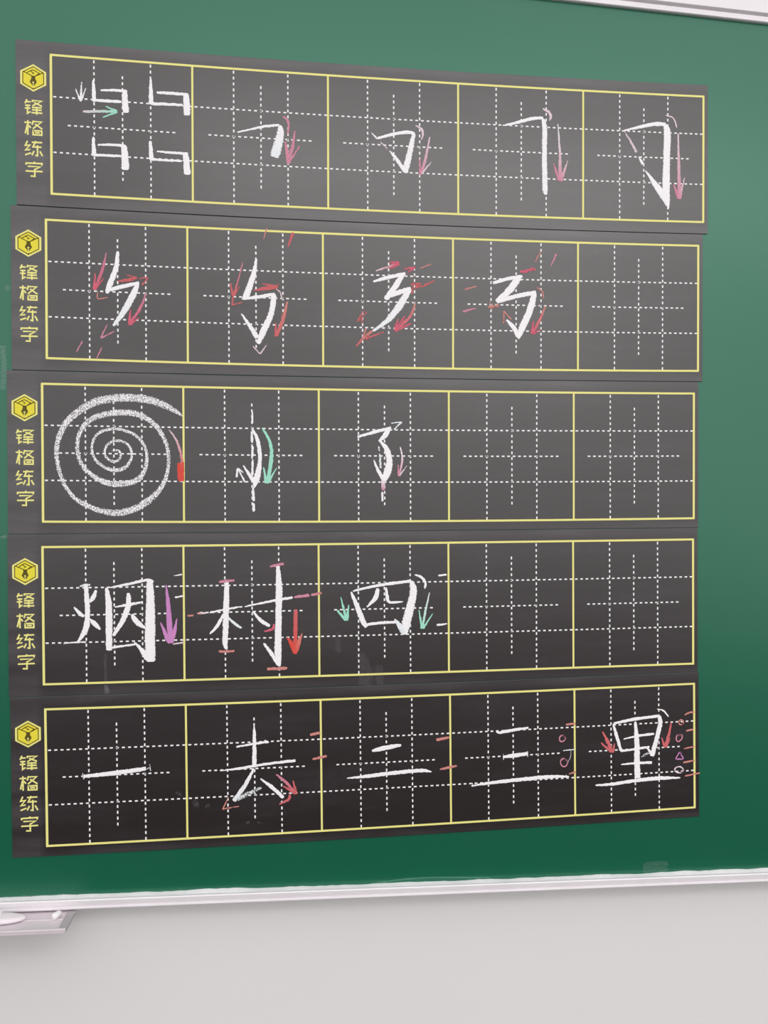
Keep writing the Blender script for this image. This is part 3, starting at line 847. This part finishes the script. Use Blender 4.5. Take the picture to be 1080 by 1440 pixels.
for lab, col, cov, pts in (
        ('pale chalk dust on the green left of the strips', 'cool', .42, ((3, 485, 8), (5, 520, 9), (3, 548, 8))),
        ('small pale chalk smear on the green', 'cool', .34, ((6, 404, 9), (14, 405, 6))),
        ('small pale chalk streak on the green', 'cool', .5, ((0, 756, 4), (9, 754, 5))),
        ('pale wiped streak along the bottom rail', 'cool', .7, ((310, 1257.5, 2.2), (370, 1254, 2.5), (450, 1250, 2.2), (540, 1246, 2))),
        ('curved greenish chalk streak over the bottom rail', 'green', .8, ((525, 1243, 2.2), (570, 1237, 2.6), (620, 1234.5, 2.4), (690, 1235, 2))),
        ('greenish chalk haze over the bottom rail', 'green', .4, ((100, 1261, 4), (180, 1257, 4), (260, 1253, 4))),
        ('pale chalk haze at the left of the bottom rail', 'cool', .45, ((0, 1265, 7), (40, 1264, 9), (90, 1260, 6))),
        ('faint round chalk smudge on the green', 'cool', .2, ((905, 1221, 16), (940, 1220, 18)))):
    ribbon([px_stroke(col, cov, *pts)], 'chalk_smear', ident, board, -0.0019, M_SMEAR)['label'] = lab

# heaped chalk dust with a ragged top edge lying on the bottom rail's ledge
V, Fc = [], []
n = 420
hh = 0.0022
for i in range(n + 1):
    x = XL + 0.03 + (XR - XL - 0.06) * i / n
    z = line_z(b0, b1, x)
    hh += random.uniform(-0.0007, 0.0007) + (0.0019 - hh) * 0.15
    hh = min(max(hh, 0.0006), 0.0042)
    V += [(x, FACE - 0.0001, z + hh), (x, -0.0015, z + hh * 0.75), (x, -0.0062 - random.uniform(0, .002), z + 0.0002), (x, FACE - 0.0001, z + 0.0001)]
for i in range(n):
    for k in range(4):
        a, b_ = 4 * i + k, 4 * i + (k + 1) % 4
        Fc.append((a, a + 4, b_ + 4, b_))
dust = mesh_obj('chalk_dust', V, Fc, plain('chalk_dust', (0.72, 0.72, 0.73), 0.95, 0.1, noise=0.12, scale=220), board)
dust['kind'] = 'stuff'

# ------------------------------------------------------------------ chalk tray under the rail
TRX1 = w(-0.457, 0.665).x
tz = w(-0.46, 0.6625).z
TRX0 = TRX1 - 0.42
tray = tag(empty('chalk_tray'), 'narrow grey metal chalk tray hung below the bottom rail', 'chalk tray')
tray.location = ((TRX0 + TRX1) / 2, -0.03, tz)


def tbox(name, x0, x1, y0, y1, z0, z1, mat, bevel=0.0006, parent=None):
    cx, cy, cz = tray.location
    return box(name, x0 - cx, x1 - cx, y0 - cy, y1 - cy, z0 - cz, z1 - cz, mat, parent or tray, bevel)


tbox('tray_floor', TRX0, TRX1, -0.060, WALL_Y, tz - 0.0035, tz - 0.0015, M_TRAY)
tbox('front_lip', TRX0, TRX1, -0.0635, -0.0597, tz - 0.0062, tz + 0.0008, M_TRAY, 0.0009)
tbox('tray_ridge', TRX0, TRX1 - 0.004, -0.034, -0.032, tz - 0.002, tz - 0.0004, M_TRAY, 0.0004)
for xa, xb in ((TRX1 - 0.0105, TRX1 + 0.0005), (TRX0, TRX0 + 0.0105)):
    tbox('end_cap', xa, xb, -0.0628, -0.0145, tz - 0.0058, tz + 0.0004, M_DARKMETAL, 0.0012)

# board eraser: long rounded felt block tapering to a blunt tip
er = tag(empty('board_eraser'), 'pale pinkish white rounded eraser lying on the chalk tray', 'eraser')
ez = tz - 0.0014
ex1 = w(*photo_to_board(40, 1286)).x + 0.006
er.location = (ex1 - 0.065, -0.033, ez)
V, Fc = [], []
NS, NR = 26, 20
for i in range(NS + 1):
    t = -1 + 2 * i / NS
    k = max(0.02, (1 - abs(t) ** 3.2)) ** 0.55
    for j in range(NR):
        a = 2 * math.pi * j / NR
        ca, sa = math.cos(a), math.sin(a)
        V.append((t * 0.065, (abs(ca) ** 0.7) * math.copysign(1, ca) * 0.014 * k, 0.0045 + (abs(sa) ** 0.6) * math.copysign(1, sa) * 0.0045 * (0.35 + 0.65 * k)))
for i in range(NS):
    for j in range(NR):
        a, b_ = i * NR + j, i * NR + (j + 1) % NR
        Fc.append((a, a + NR, b_ + NR, b_))
Fc += [tuple(range(NR)), tuple(range((NS + 1) * NR - 1, NS * NR - 1, -1))]
mesh_obj('felt_pad', V, Fc, M_ERASER, er, True)
box('grip', -0.046, 0.032, 0.0005, 0.0105, 0.0086, 0.0112, M_ERASER, er, 0.002)

# stub of chalk near the tray's end
st = w(*photo_to_board(88, 1291))
V, Fc = [], []
NR = 14
prof = ((-0.5, 0.0), (-0.5, 0.82), (-0.42, 1.0), (0.36, 0.94), (0.47, 0.72), (0.5, 0.3), (0.5, 0.0))
for t, r in prof:
    for j in range(NR):
        a = 2 * math.pi * j / NR
        rr = r * 0.0046 * (1 + 0.05 * math.sin(3 * a))
        V.append((t * 0.013, rr * math.cos(a), 0.0046 + rr * math.sin(a)))
for i in range(len(prof) - 1):
    for j in range(NR):
        a, b_ = i * NR + j, i * NR + (j + 1) % NR
        Fc.append((a, a + NR, b_ + NR, b_))
stub = mesh_obj('chalk_stub', V, Fc, M_DUSTSTICK, None, True)
stub.location = (TRX1 - 0.0205, -0.030, tz - 0.0004)
stub.rotation_euler = (0, 0, 1.15)
tag(stub, 'short stub of white chalk lying near the tray end', 'chalk')
